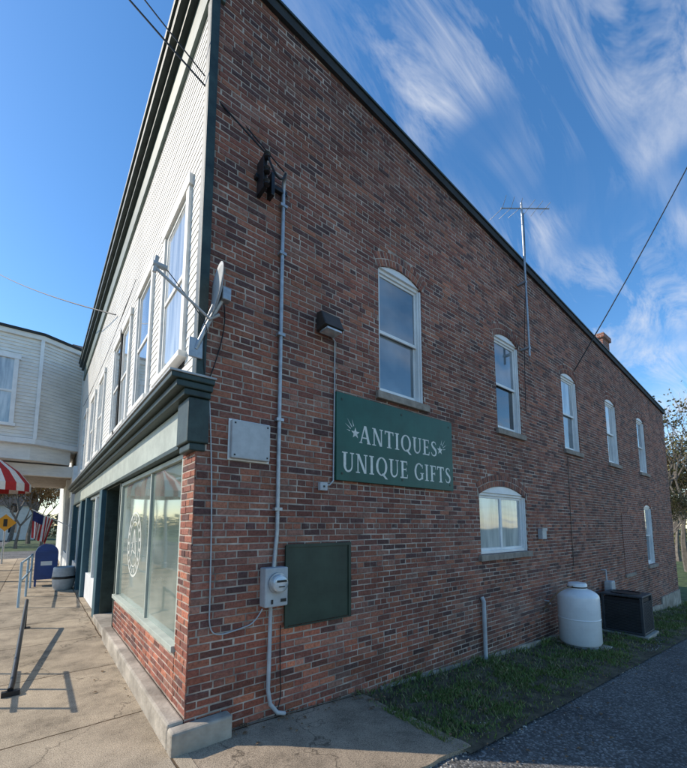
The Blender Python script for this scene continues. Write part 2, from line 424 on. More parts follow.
for (a,b) in ((5.33,5.7),(8.2,8.5),(9.6,9.9),(12.6,13.0)): tl.append((a,b,-.08,.2,.0,2.46))
for (a,b) in ((5.7,8.2),(9.9,12.6)):
    bl.append((a,b,.0,.2,.0,.6)); gl.append((a,b,.05,.06,.6,2.4)); bl.append((a,b,.0,.1,2.4,2.46))
    bl.append(((a+b)/2-.04,(a+b)/2+.04,-.01,.09,.6,2.4))
gl.append((8.5,9.6,.9,.95,.1,2.46))
pboxes('shopfront_piers','F',tl,MTEAL,BLD,.01)
pboxes('shopfront_panels','F',bl,MWHITE,BLD,.006)
pboxes('shopfront_glass_far','F',gl,MGLS,BLD)
pboxes('shop_frieze','F',[(.30,12.98,-.04,.14,2.505,2.86)],MPALE,BLD,.004)
pboxes('shop_frieze_lower_trim','F',[(.30,12.98,-.065,.14,2.455,2.502)],MDGREEN,BLD,.004)
pboxes('corner_bracket','F',[(-.03,.295,-.085,.10,2.47,2.87),(-.015,.28,-.06,.08,2.40,2.47)],MDGREEN,BLD,.012)
pboxes('shop_cornice','F',[(-.05,13.0,-.13,.10,2.872,2.93),(-.07,13.0,-.20,.11,2.932,2.99),(-.09,13.0,-.25,.12,2.992,3.04)],MDGREEN,BLD,.008)
pboxes('shop_cornice_flashing','F',[(-.10,13.0,-.265,.13,3.042,3.06)],MGREY,BLD,.003)
fw=[(.52,1.36),(2.08,2.92),(3.62,4.36),(4.46,5.20),(6.7,7.5),(8.5,9.3),(10.6,11.4)]
FZ0,FZ1=3.45,5.25
vs=[];fs=[]
z=3.062; ex_=.085
while z<7.02:
    z1=min(z+ex_,7.03)
    segs=[(.085,13.0)]
    if z1>FZ0-.06 and z<FZ1+.08:
        for a,b in fw:
            ns=[]
            for s0,s1 in segs:
                if b+.1<=s0 or a-.1>=s1: ns.append((s0,s1)); continue
                ns.append((s0,a-.1)); ns.append((b+.1,s1))
            segs=ns
    for s0,s1 in segs:
        k=len(vs); q=random.uniform(-.001,.001)
        vs+=[(-.011+q,s0,z),(-.011+q,s1,z),(-.004,s1,z1),(-.004,s0,z1),(-.0035,s0,z),(-.0035,s1,z)]
        fs+=[(k,k+3,k+2,k+1),(k,k+1,k+5,k+4)]
    z+=ex_
mesh('clapboard_siding',vs,fs,MSIDE,BLD,recalc=False)
box('upper_front_wall',.002,.15,.014,13.0,3.062,7.5,MINT,BLD)
pboxes('corner_board','F',[(-.012,.085,-.035,.012,3.062,7.0)],MDGREEN,BLD,.003)
pboxes('corner_board_return','S',[(-.033,.05,-.028,-.013,3.062,7.0)],MDGREEN,BLD)
for i,(a,b) in enumerate(fw):
    L_=[(a-.1,a,-.045,.03,FZ0,FZ1),(b,b+.1,-.045,.03,FZ0,FZ1),(a-.13,b+.13,-.055,.03,FZ1,FZ1+.12),(a-.14,b+.14,-.085,.03,FZ0-.06,FZ0)]
    mid=(FZ0+FZ1)/2
    L_+=[(a,a+.05,-.02,.0,FZ0,FZ1),(b-.05,b,-.02,.0,FZ0,FZ1),(a+.05,b-.05,-.02,.0,FZ1-.05,FZ1),(a+.05,b-.05,-.02,.0,FZ0,FZ0+.06),(a+.05,b-.05,-.026,.0,mid-.025,mid+.025)]
    pboxes('front_window_frame_%d'%i,'F',L_,MSIDE,BLD,.004)
    pboxes('front_window_glass_%d'%i,'F',[(a+.045,b-.045,-.012,-.008,FZ0+.055,FZ1-.045)],[MGLC,MGL][i%2],BLD)
pboxes('main_frieze','F',[(-.03,13.0,-.05,.1,7.02,7.40)],MGREEN,BLD,.004)
pboxes('main_cornice','F',[(-.05,13.05,-.12,.1,7.402,7.50),(-.09,13.05,-.19,.1,7.502,7.62),(-.12,13.05,-.22,.12,7.622,7.70)],MDGREEN,BLD,.008)
boxes('base_curb',[(-.13,.0,.0,3.74,-.02,.192),(-.13,.36,-.13,-.0005,-.1,.17)],MCONC,BLD,.02)

# ---------------------------------------------------------------- ground
def sheet(name,x0,x1,y0,y1,nx,ny,zf,mat,edge=None,skirt=0):
    vs=[];fs=[]
    for j in range(ny+1):
        for i in range(nx+1):
            x=x0+(x1-x0)*i/nx; y=y0+(y1-y0)*j/ny
            if edge: x,y=edge(x,y,i,j)
            vs.append((x,y,zf(x,y)))
    for j in range(ny):
        for i in range(nx):
            a=j*(nx+1)+i; fs.append((a,a+1,a+nx+2,a+nx+1))
    if skirt:
        ring=[i for i in range(nx+1)]+[j*(nx+1)+nx for j in range(1,ny+1)]+[ny*(nx+1)+i for i in range(nx-1,-1,-1)]+[j*(nx+1) for j in range(ny-1,0,-1)]
        k=len(vs)
        for r_ in ring: v=vs[r_]; vs.append((v[0],v[1],v[2]-skirt))
        n=len(ring)
        for i in range(n):
            j=(i+1)%n; fs.append((ring[i],ring[j],k+j,k+i))
    return mesh(name,vs,fs,mat)
def conc_mat(name,base,jx,jy,ox=0,oy=0):
    m,nt,b=new_mat(name)
    tc=N(nt,'ShaderNodeTexCoord')
    mp=N(nt,'ShaderNodeMapping'); mp.inputs['Location'].default_value=(ox,oy,0); nt.links.new(tc.outputs['Object'],mp.inputs[0])
    br=N(nt,'ShaderNodeTexBrick'); br.offset=0; br.inputs['Scale'].default_value=1
    br.inputs['Brick Width'].default_value=jx; br.inputs['Row Height'].default_value=jy; br.inputs['Mortar Size'].default_value=.010; br.inputs['Mortar Smooth'].default_value=.3
    br.inputs['Color1'].default_value=(1,1,1,1); br.inputs['Color2'].default_value=(.76,.77,.79,1); br.inputs['Mortar'].default_value=(.25,.21,.17,1)
    dn=N(nt,'ShaderNodeTexNoise'); dn.inputs['Scale'].default_value=5; dn.inputs['Detail'].default_value=3; nt.links.new(tc.outputs['Object'],dn.inputs['Vector'])
    va=N(nt,'ShaderNodeVectorMath',operation='SCALE'); va.inputs['Scale'].default_value=.035; nt.links.new(dn.outputs['Color'],va.inputs[0])
    vb=N(nt,'ShaderNodeVectorMath',operation='ADD'); nt.links.new(mp.outputs[0],vb.inputs[0]); nt.links.new(va.outputs[0],vb.inputs[1])
    nt.links.new(vb.outputs[0],br.inputs['Vector'])
    n=N(nt,'ShaderNodeTexNoise'); n.inputs['Scale'].default_value=1.3; n.inputs['Detail'].default_value=7; n.inputs['Roughness'].default_value=.75
    nt.links.new(tc.outputs['Object'],n.inputs['Vector'])
    r=ramp(nt,[(.32,[c*.38 for c in base]),(.46,[c*.8 for c in base]),(.55,base),(.72,[c*1.3 for c in base])]); nt.links.new(n.outputs['Fac'],r.inputs['Fac'])
    sp=N(nt,'ShaderNodeTexNoise'); sp.inputs['Scale'].default_value=120; sp.inputs['Detail'].default_value=2; nt.links.new(tc.outputs['Object'],sp.inputs['Vector'])
    r3=ramp(nt,[(.35,.6),(.6,1.18)]); nt.links.new(sp.outputs['Fac'],r3.inputs['Fac'])
    m1=N(nt,'ShaderNodeMixRGB',blend_type='MULTIPLY'); m1.inputs[0].default_value=1; nt.links.new(r.outputs[0],m1.inputs[1]); nt.links.new(br.outputs['Color'],m1.inputs[2])
    m2=N(nt,'ShaderNodeMixRGB',blend_type='MULTIPLY'); m2.inputs[0].default_value=1; nt.links.new(m1.outputs[0],m2.inputs[1]); nt.links.new(r3.outputs[0],m2.inputs[2])
    v4=N(nt,'ShaderNodeVectorMath',operation='SCALE'); v4.inputs['Scale'].default_value=.55; nt.links.new(dn.outputs['Color'],v4.inputs[0])
    v5=N(nt,'ShaderNodeVectorMath',operation='ADD'); nt.links.new(tc.outputs['Object'],v5.inputs[0]); nt.links.new(v4.outputs[0],v5.inputs[1])
    vo=N(nt,'ShaderNodeTexVoronoi',feature='DISTANCE_TO_EDGE'); vo.inputs['Scale'].default_value=.42; nt.links.new(v5.outputs[0],vo.inputs['Vector'])
    r4=ramp(nt,[(.0,.4),(.005,1.0)]); nt.links.new(vo.outputs['Distance'],r4.inputs['Fac'])
    m3=N(nt,'ShaderNodeMixRGB',blend_type='MULTIPLY'); m3.inputs[0].default_value=1; nt.links.new(m2.outputs[0],m3.inputs[1]); nt.links.new(r4.outputs[0],m3.inputs[2])
    nt.links.new(m3.outputs[0],b.inputs['Base Color']); b.inputs['Roughness'].default_value=.92; b.inputs['Specular IOR Level'].default_value=.2
    ad=N(nt,'ShaderNodeMath',operation='MULTIPLY_ADD'); ad.inputs[1].default_value=-1.2
    nt.links.new(br.outputs['Fac'],ad.inputs[0]); nt.links.new(sp.outputs['Fac'],ad.inputs[2])
    bp=N(nt,'ShaderNodeBump'); bp.inputs['Strength'].default_value=.6; bp.inputs['Distance'].default_value=.007
    nt.links.new(ad.outputs[0],bp.inputs['Height']); nt.links.new(bp.outputs[0],b.inputs['Normal'])
    return m
MWALK=conc_mat('sidewalk_concrete',(.46,.37,.26),1.55,1.6,.1,.75)
MAPRON=conc_mat('apron_concrete',(.37,.29,.205),2.6,1.9,.6,.02)
def asphalt(name,c0,c1):
    m,nt,b=new_mat(name)
    tc=N(nt,'ShaderNodeTexCoord')
    n=N(nt,'ShaderNodeTexNoise'); n.inputs['Scale'].default_value=.9; n.inputs['Detail'].default_value=6; n.inputs['Roughness'].default_value=.7
    nt.links.new(tc.outputs['Object'],n.inputs['Vector'])
    r=ramp(nt,[(.3,c0),(.7,c1)]); nt.links.new(n.outputs['Fac'],r.inputs['Fac'])
    vo=N(nt,'ShaderNodeTexVoronoi'); vo.inputs['Scale'].default_value=60; nt.links.new(tc.outputs['Object'],vo.inputs['Vector'])
    hs=N(nt,'ShaderNodeSeparateColor'); nt.links.new(vo.outputs['Color'],hs.inputs[0])
    r2=ramp(nt,[(.0,.55),(.7,1.05),(1,2.3)]); nt.links.new(hs.outputs[0],r2.inputs['Fac'])
    m1=N(nt,'ShaderNodeMixRGB',blend_type='MULTIPLY'); m1.inputs[0].default_value=1; nt.links.new(r.outputs[0],m1.inputs[1]); nt.links.new(r2.outputs[0],m1.inputs[2])
    nt.links.new(m1.outputs[0],b.inputs['Base Color']); b.inputs['Roughness'].default_value=.9; b.inputs['Specular IOR Level'].default_value=.25
    bp=N(nt,'ShaderNodeBump',invert=True); bp.inputs['Strength'].default_value=.8; bp.inputs['Distance'].default_value=.008
    nt.links.new(vo.outputs['Distance'],bp.inputs['Height']); nt.links.new(bp.outputs[0],b.inputs['Normal'])
    return m
MASPH=asphalt('asphalt',(.075,.073,.070),(.17,.163,.15))
MLOT=asphalt('gravel',(.28,.26,.22),(.42,.39,.34))  # kept pale for the added bounce lot; also used on the loose gravel
MGROUND=M('ground_grass',(.07,.10,.03),.95,.5,2.5,.5,bscale=60)
MSOIL=M('verge_soil',(.105,.088,.055),.95,.5,5,.6,bscale=60)
def edge_n(x,s,a): return a*noise.noise(Vector((x*s,0,5)))+a*.5*noise.noise(Vector((x*s*4,2,5)))
vs=[];fs=[]
xs=[-600,-200,-60,-20,-3.3,-3.25,0.6]+[0.6+1.94*i for i in range(1,11)]+[25,30,40,50,60,90,200,600]
ys=[-600,-200,-60,-20,-8,-4,-1.5,0,5,13,25,60,200,600]
for y in ys:
    for x in xs: vs.append((x,y,(-.22 if x<-3.26 else g(x)-.05)))
nx=len(xs)
for j in range(len(ys)-1):
    for i in range(nx-1): a=j*nx+i; fs.append((a,a+1,a+nx+1,a+nx))
mesh('ground',vs,fs,MGROUND)
sheet('sidewalk',-3.2,-.002,-1.45,24,4,30,lambda x,y:0.0,MWALK,skirt=.2)
sheet('concrete_apron',.002,1.88,-1.33,-.001,24,20,lambda x,y:g(x)-.006,MAPRON,
      edge=lambda x,y,i,j:(x+(.14*noise.noise(Vector((y*3,1,1)))+.05*noise.noise(Vector((y*14,1,1)))-y*.05 if i==24 else 0),y+(.05*noise.noise(Vector((x*3,4,1)))+.03*noise.noise(Vector((x*15,4,1))) if j==0 else 0)),skirt=.12)
VE=-1.24
def aedge(x,y,i,j):
    if j==12: y=y+edge_n(x,.9,.13)+.04*noise.noise(Vector((x*9,3,3)))
    return x,y
sheet('asphalt_driveway',-3.2,60,-9,VE,420,12,lambda x,y:g(x)-.038,MASPH,edge=aedge)
sheet('added_bounce_lot',-3.2,60,-40,-9.01,30,6,lambda x,y:g(x)-.034,MLOT)  # unseen pale lot, added to bounce sunlight onto the shaded brick wall
sheet('street',-12,-3.21,-60,90,4,20,lambda x,y:-.15,MASPH)
sheet('cross_street',-3.2,40,24.2,32,20,4,lambda x,y:-.02,MASPH)
boxes('street_kerb',[(-3.36,-3.205,-1.45,24,-.3,.003)],MCONC,None,.015)
def vz(x,y):
    return g(x)-.02+.03*noise.noise(Vector((x*.8,y*1.5,0)))
sheet('verge_soil',1.85,40,-1.42,.0,180,14,vz,MSOIL)
def grass():
    m1,nt,b=new_mat('grass_blades')
    at=N(nt,'ShaderNodeVertexColor'); at.layer_name='Col'; nt.links.new(at.outputs[0],b.inputs['Base Color'])
    b.inputs['Roughness'].default_value=.6; b.inputs['Specular IOR Level'].default_value=.25
    vs=[];fs=[];cs=[]
    for i in range(85000):
        t=random.random(); x=1.8+ (t**1.7)*18; y=-random.random()*1.55
        ed=VE-.02+edge_n(x,.9,.13)+ .10*noise.noise(Vector((x*5,7,1)))
        if y<ed and random.random()<.8: continue
        if y<ed-.14: continue
        if x<2.2 and random.random()<.6: continue
        den=noise.noise(Vector((x*1.3,y*2.0,2)))+.6*noise.noise(Vector((x*4,y*5,12)))
        if y>-.45: den-=.25*(1+noise.noise(Vector((x*1.1,3,3))))
        if den<.0 and random.random()<.82: continue
        edgef=min(1,(y-ed+.05)/.4) if y>ed else .3
        if random.random()>edgef+.2: continue
        h=random.uniform(.02,.06)*(1+.9*max(0,noise.noise(Vector((x*2,y*3,8)))))*(.5+.5*edgef)
        if y>-.08: h*=1.9
        w=random.uniform(.003,.007)*(1+x*.06); a=random.random()*6.28; lean=random.uniform(0,.9)*h; la=random.random()*6.28
        z=vz(x,y)-.003; k=len(vs); dx,dy=math.cos(a)*w,math.sin(a)*w; lx,ly=math.cos(la)*lean,math.sin(la)*lean
        vs+=[(x-dx,y-dy,z),(x+dx,y+dy,z),(x+lx*.4+dx*.6,y+ly*.4+dy*.6,z+h*.6),(x+lx,y+ly,z+h)]
        fs.append((k,k+1,k+2,k+3))
        v=random.uniform(.7,1.35); dry=random.random()<(.2+.4*max(0,.2-den))
        c=(.27*v,.23*v,.11*v) if dry else (.13*v,.18*v,.045*v)
        cs+=[c[0],c[1],c[2],1]*4
    me=bpy.data.meshes.new('grass'); me.from_pydata(vs,[],fs); me.materials.append(m1)
    ca=me.color_attributes.new('Col','FLOAT_COLOR','CORNER'); ca.data.foreach_set('color',cs)
    o=bpy.data.objects.new('grass',me); COL.objects.link(o)
grass()
ML=M('dry_leaf',(.20,.12,.06),.8,.4,30,.1)
vs=[];fs=[]
for i in range(330):
    if i<150: x=1.9+random.random()**1.5*9; y=-random.random()*1.5; z=vz(x,y)+.03
    elif i<230: x=random.uniform(.3,2.0); y=-random.random()**2.5*.4; z=g(x)+.002
    elif i<250: x=-random.random()**2*.3-.14; y=random.uniform(1,9); z=.004
    else: x=random.uniform(1.5,8); y=random.uniform(-2.0,-1.2); z=g(x)-.03
    s=random.uniform(.007,.018); a=random.random()*6.28; k=len(vs)
    for q in range(6):
        b_=a+q*math.pi/3; rr=s*(1 if q%3 else 1.5)
        vs.append((x+rr*math.cos(b_),y+rr*math.sin(b_),z+.010*abs(math.sin(q))+ .003))
    fs.append(tuple(k+q for q in range(6)))
mesh('fallen_leaves',vs,fs,ML)
# loose gravel crumbs along the broken asphalt edge
vs=[];fs=[]
for i in range(900):
    x=1.3+random.random()**1.4*9; y=VE+edge_n(x,.9,.13)+random.gauss(-.03,.10); z=g(x)-.03
    if x<2.0 and y>-1.3: continue
    s=random.uniform(.004,.013); k=len(vs); a=random.random()*3
    for q in range(4): vs.append((x+s*math.cos(a+q*1.57),y+s*math.sin(a+q*1.57),z))
    vs.append((x,y,z+s*.9)); fs+=[(k,k+1,k+4),(k+1,k+2,k+4),(k+2,k+3,k+4),(k+3,k,k+4)]
mesh('loose_gravel',vs,fs,MLOT)

# ---------------------------------------------------------------- sign
SG=empty('antiques_sign')
box('board',1.52,3.70,-.045,-.012,2.26,3.28,MSIGN,SG,.003)
boxes('battens',[(1.8,1.9,-.0115,.0,2.3,3.24),(3.3,3.4,-.0115,.0,2.3,3.24)],MSTONE,SG)
boxes('bolts',[(x-.012,x+.012,-.05,-.0455,z-.012,z+.012) for x in (1.6,2.6,3.62) for z in (2.34,3.2)],MPANEL,SG)
GV=[];GF=[];gcount=[0]
class Pen:
    def __init__(s,x,z,sc): s.x=x;s.z=z;s.s=sc
    def poly(s,pts):
        gcount[0]+=1; y=-.0462-.00008*(gcount[0]%9); k=len(GV)
        for p in pts: GV.append((s.x+p[0]*s.s,y,s.z+p[1]*s.s))
        GF.append(tuple(range(k,k+len(pts))))
    def rect(s,a,b,c,d): s.poly([(a,b),(c,b),(c,d),(a,d)])
    def para(s,x0,y0,x1,y1,w): s.poly([(x0-w/2,y0),(x0+w/2,y0),(x1+w/2,y1),(x1-w/2,y1)])
    def curve(s,fn,t0,t1,n=18):
        pr=None
        for i in range(n+1):
            t=t0+(t1-t0)*i/n; (x,y),(x2,y2)=fn(t)
            if pr: s.poly([pr[0],pr[1],(x2,y2),(x,y)])
            pr=((x,y),(x2,y2))
def ell(cx,cy,rx,ry,T,t):
    def fn(a):
        w=t+(T-t)*abs(math.cos(a)); c,si=math.cos(a),math.sin(a)
        return (cx+rx*c,cy+ry*si),(cx+(rx-w)*c,cy+(ry-w*.9)*si)
    return fn
def glyph(p,ch):
    T=.17;t=.085;s=.055
    if ch=='A':
        p.para(.10,0,.40,1,t); p.para(.70,0,.43,1,T); p.rect(.22,.28,.60,.35); p.rect(0,0,.22,s); p.rect(.56,0,.84,s); return .86
    if ch=='N':
        p.rect(.10,0,.18,1); p.para(.66,0,.16,1,T); p.rect(.66,0,.74,1); p.rect(0,0,.28,s); p.rect(.0,1-s,.2,1); p.rect(.56,1-s,.84,1); return .88
    if ch=='T':
        p.rect(.27,0,.44,1); p.rect(0,1-.08,.71,1); p.rect(.17,0,.54,s); p.poly([(0,.78),(.05,.78),(.08,.93),(0,.93)]); p.poly([(.66,.78),(.71,.78),(.71,.93),(.63,.93)]); return .74
    if ch=='I':
        p.rect(.09,0,.26,1); p.rect(0,0,.35,s); p.rect(0,1-s,.35,1); return .42
    if ch=='Q':
        p.curve(ell(.44,.5,.44,.52,T,.07),0,2*math.pi,28); p.poly([(.42,.08),(.56,.14),(.92,-.18),(.74,-.18)]); return .94
    if ch=='U':
        p.rect(.10,.34,.27,1); p.rect(.64,.34,.72,1); p.rect(0,1-s,.37,1); p.rect(.54,1-s,.82,1)
        def fn(a):
            c,si=math.cos(a),math.sin(a); w=.10+.06*max(0,-c)
            return (.41+.31*c,.34+.36*si),(.41+(.31-(w if c<0 else .08+.0*w))*c,.34+(.36-.10)*si)
        p.curve(fn,math.pi,2*math.pi,18); return .86
    if ch=='E':
        p.rect(.10,0,.27,1); p.rect(0,0,.62,.07); p.rect(0,.93,.60,1); p.rect(.27,.48,.50,.55); p.poly([(.57,.07),(.62,.07),(.65,.24),(.60,.22)]); p.poly([(.55,.93),(.60,.93),(.60,.78),(.57,.78)]); p.rect(.48,.41,.52,.62); return .70
    if ch=='F':
        p.rect(.10,0,.27,1); p.rect(0,0,.38,s); p.rect(0,.93,.58,1); p.rect(.27,.46,.48,.53); p.poly([(.53,.93),(.58,.93),(.58,.76),(.55,.76)]); p.rect(.46,.39,.50,.60); return .64
    if ch=='S':
        P_=[(.52,.80),(.44,.93),(.30,.965),(.15,.90),(.11,.76),(.20,.63),(.34,.53),(.48,.42),(.53,.26),(.46,.10),(.30,.035),(.13,.08),(.04,.24)]
        Wd=[.05,.07,.08,.11,.14,.16,.17,.16,.14,.11,.08,.07,.05]
        pr=None
        for i,q in enumerate(P_):
            a=P_[max(0,i-1)];b=P_[min(len(P_)-1,i+1)]; d=Vector((b[0]-a[0],b[1]-a[1])).normalized(); n=Vector((-d.y,d.x))*Wd[i]/2
            cur=((q[0]+n.x,q[1]+n.y),(q[0]-n.x,q[1]-n.y))
            if pr: p.poly([pr[0],pr[1],cur[1],cur[0]])
            pr=cur
        return .62
    if ch=='G':
        p.curve(ell(.46,.5,.44,.52,T,.07),math.pi*.27,math.pi*1.78,24); p.rect(.66,.06,.82,.44); p.rect(.56,.39,.90,.44); p.poly([(.74,.72),(.80,.72),(.79,.95),(.75,.92)]); return .92
    return .36
def word(txt,x0,x1,z,h):
    class D:
        def __getattr__(s,n): return lambda *a,**k:None
    wid=[glyph(D(),c) for c in txt]; gap=.09; tot=(sum(wid)+gap*(len(txt)-1))*h; sx=(x1-x0)/tot
    start=len(GV); x=0
    for c,w in zip(txt,wid):
        glyph(Pen(x,0,h),c); x+=(w+gap)*h
    for i in range(start,len(GV)):
        v=GV[i]; GV[i]=(x0+v[0]*sx,v[1],z+v[2])
word('ANTIQUES',1.86,3.33,2.725,.215)
word('UNIQUE GIFTS',1.60,3.64,2.365,.225)
# shooting stars either side
for sx,x in ((1,1.80),(-1,3.40)):
    p=Pen(x,2.83,.2)
    st=[]
    for i in range(10):
        a=rad(90+36*i); rr=.34 if i%2==0 else .14; st.append((rr*math.cos(a),rr*math.sin(a)))
    for i in range(0,10,2): p.poly([(0,0),st[i-1],st[i],st[i+1]])
    for ang,l0,l1 in ((108,.42,.85),(128,.42,1.05),(148,.42,.95),(168,.42,.7)):
        a=rad(ang); c,si=math.cos(a)*sx,math.sin(a); nx_,nz_=-si*.03,c*.03
        p.poly([(l0*c+nx_,l0*si+nz_),(l0*c-nx_,l0*si-nz_),(l1*c,l1*si)])
mesh('lettering',GV,GF,MSIGNW,SG,recalc=False)

# ---------------------------------------------------------------- wall equipment
FL=empty('flood_light')
fv=[(1.24,-.03,3.90),(1.50,-.03,3.90),(1.50,-.22,3.92),(1.24,-.22,3.92),(1.24,-.03,4.13),(1.50,-.03,4.13),(1.50,-.13,4.11),(1.24,-.13,4.11)]
o=mesh('housing',fv,[(0,1,2,3),(4,5,6,7),(0,1,5,4),(1,2,6,5),(2,3,7,6),(3,0,4,7)],MBRONZE,FL); md=o.modifiers.new('b','BEVEL'); md.width=.012; md.segments=2
boxes('lens',[(1.27,1.47,-.205,-.06,3.885,3.905)],MGLC,FL)
boxes('bracket',[(1.33,1.41,-.03,.0,3.95,4.05)],MGREY,FL)
tube('wall_conduit',[(1.47,-.015,3.93),(1.515,-.015,3.88),(1.515,-.015,3.3),(1.50,-.015,2.25),(1.45,-.015,2.2),(1.36,-.015,2.19)],.009,MGREY)
JB=empty('junction_box'); boxes('cover',[(1.30,1.40,-.05,.0,2.13,2.22)],MGREY,JB,.008); boxes('screw',[(1.34,1.36,-.056,-.05,2.165,2.185)],MBLACK,JB)
WB=empty('wall_vent_cover'); box('cover_panel',.30,.69,-.06,.0,2.37,2.73,MGREY,WB,.01); boxes('flange',[(.285,.705,-.012,-.001,2.355,2.745)],MWHITE,WB,.003)
boxes('screws',[(x-.008,x+.008,-.063,-.0605,z-.008,z+.008) for x in (.33,.66) for z in (2.40,2.70)],MBLACK,WB)
MT=empty('electric_meter')
box('meter_socket',.64,.88,-.12,.0,1.0,1.36,MGREY,MT,.012)
def disc_y(name,cx,cz,r,y0,y1,mat,par,dome=0,seg=32):
    vs=[];fs=[]; prof=[(r,y1),(r,y0),(r*.85,y0-dome*.6),(r*.45,y0-dome)]
    for rr,y in prof:
        for i in range(seg): a=2*math.pi*i/seg; vs.append((cx+rr*math.cos(a),y,cz+rr*math.sin(a)))
    for j in range(3):
        for i in range(seg): k=(i+1)%seg; fs.append((j*seg+i,j*seg+k,(j+1)*seg+k,(j+1)*seg+i))
    fs.append(tuple(3*seg+i for i in range(seg)))
    return mesh(name,vs,fs,mat,par,smooth=False)
disc_y('meter_ring',.76,1.22,.095,-.145,-.12,MGALV,MT,0.004)
disc_y('meter_glass',.76,1.22,.08,-.19,-.145,MGLC,MT,.02)
boxes('meter_face',[(.71,.81,-.214,-.2105,1.235,1.255),(.73,.79,-.214,-.2105,1.19,1.20)],MBLACK,MT)
boxes('meter_seal_and_label',[(.70,.72,-.126,-.1205,1.03,1.07),(.80,.86,-.124,-.1205,1.04,1.07)],MBLACK,MT)
tube('service_conduit',[(.765,-.04,1.36),(.78,-.035,1.5),(.80,-.03,1.7),(.80,-.03,5.3),(.79,-.05,5.42),(.77,-.12,5.46),(.75,-.16,5.42)],.021,MGALV,MT)
boxes('conduit_straps',[(.76,.84,-.056,-.0,z,z+.03) for z in (1.9,2.8,3.7,4.6,5.15)],MGALV,MT)
tube('ground_conduit',[(.74,-.04,1.0),(.735,-.04,.45),(.73,-.04,.25),(.75,-.05,.12),(.82,-.06,.03),(.9,-.06,.0)],.019,MGREY,MT)
SB=empty('service_drop_bracket')
boxes('arms',[(.47,.84,-.05,-.0,5.30,5.35),(.50,.54,-.16,-.0,5.12,5.50),(.62,.66,-.10,.0,5.16,5.42)],MBLACK,SB,.006)
for i,(x,z) in enumerate(((.52,5.46),(.52,5.30),(.52,5.16))):
    lathe('insulator_%d'%i,[(.012,z-.04),(.032,z-.03),(.02,z-.005),(.034,z+.015),(.012,z+.035)],x,-.19,MBLACK,SB,16)
tube('service_cable_loop',[(.75,-.16,5.42),(.70,-.22,5.28),(.62,-.24,5.22),(.55,-.22,5.34),(.52,-.2,5.45)],.011,MCABLE,SB,True)
GP=empty('wall_panel_green'); boxes('panel_board',[(.905,1.71,-.04,-.0,.78,1.555)],MPANEL,GP,.005)
boxes('panel_trim',[(.89,1.725,-.052,-.041,1.54,1.57),(.89,.925,-.052,-.041,.78,1.539),(1.69,1.725,-.052,-.041,.78,1.539),(.89,1.725,-.052,-.041,.765,.779)],MPANEL,GP)
tube('wall_cable',[(.10,-.012,2.86),(.13,-.012,2.5),(.16,-.012,1.8),(.17,-.012,1.1),(.17,-.012,.88),(.24,-.012,.80),(.45,-.012,.83),(.60,-.012,.86),(.66,-.03,.98)],.006,MGREY,None,True)
tube('wall_cable.001',[(.05,-.015,2.95),(.2,-.015,3.4),(.22,-.015,3.9),(.10,-.06,3.95)],.005,MCABLE,None,True)
tube('wall_cable.002',[(8.05,-.012,3.3),(8.0,-.012,2.0),(8.0,-.012,.9)],.006,MBRONZE)
tube('ground_wire',[(.86,-.02,.8),(.86,-.02,.4),(.88,-.03,.1),(.80,-.05,.0)],.005,MCABLE,None,True)
tube('vent_pipe',[(4.38,-.05,-.3),(4.38,-.05,.60),(4.38,-.02,.66)],.032,MGREY)
SBX=empty('utility_box'); boxes('case',[(6.42,6.60,-.09,.0,1.5,1.70)],MGREY,SBX,.01); boxes('lid',[(6.41,6.61,-.10,-.091,1.66,1.71)],MGREY,SBX)
GM=empty('gas_meter'); boxes('body',[(9.6,9.85,-.22,-.05,.15,.45)],MGREY,GM,.03); tube('pipe',[(9.65,-.1,.45),(9.65,-.1,.7),(9.65,.0,.7)],.018,MGREY,GM)
HB=empty('hose_bib'); tube('spout',[(6.55,-.0,.35),(6.55,-.08,.35),(6.55,-.1,.3)],.014,MGREY,HB); boxes('valve_handle',[(6.52,6.58,-.06,-.05,.375,.385)],MRED,HB)

# ---------------------------------------------------------------- propane tank
PT=empty('propane_tank'); px,py=6.85,-.47; pz=g(6.9)-.0
r=.34; prof=[(r*.92,pz+.05),(r,pz+.09),(r,pz+.86)]
for i in range(1,9):
    a=i/9*math.pi/2; prof.append((r*math.cos(a),pz+.86+.17*math.sin(a)))
prof.append((.04,pz+1.032))
lathe('tank_body',prof,px,py,MTANK,PT,48)
lathe('foot_ring',[(r*.80,pz-.04),(r*.80,pz+.08)],px,py,MGREY,PT)
lathe('weld_band',[(r+.002,pz+.48),(r+.006,pz+.485),(r+.006,pz+.50),(r+.002,pz+.505)],px,py,MTANK,PT)
lathe('valve_hood',[(.15,pz+.98),(.16,pz+1.01),(.16,pz+1.09),(.14,pz+1.115),(.05,pz+1.13)],px,py,MTANK,PT,28)
lathe('hood_band',[(.163,pz+1.03),(.166,pz+1.032),(.166,pz+1.05),(.163,pz+1.052)],px,py,MBLACK,PT,28)
MCU=M('copper',(.3,.2,.12),.5,.2,10,0,.5)
tube('gas_pipe',[(px-.1,py,pz+1.06),(px-.40,py+.1,pz+1.05),(px-.44,py+.3,pz+.8),(px-.42,py+.45,pz+.6)],.012,MCU,PT,True)
box('base_slab',px-.40,px+.40,py-.38,py+.40,pz-.12,pz-.01,MCONC,PT,.01)
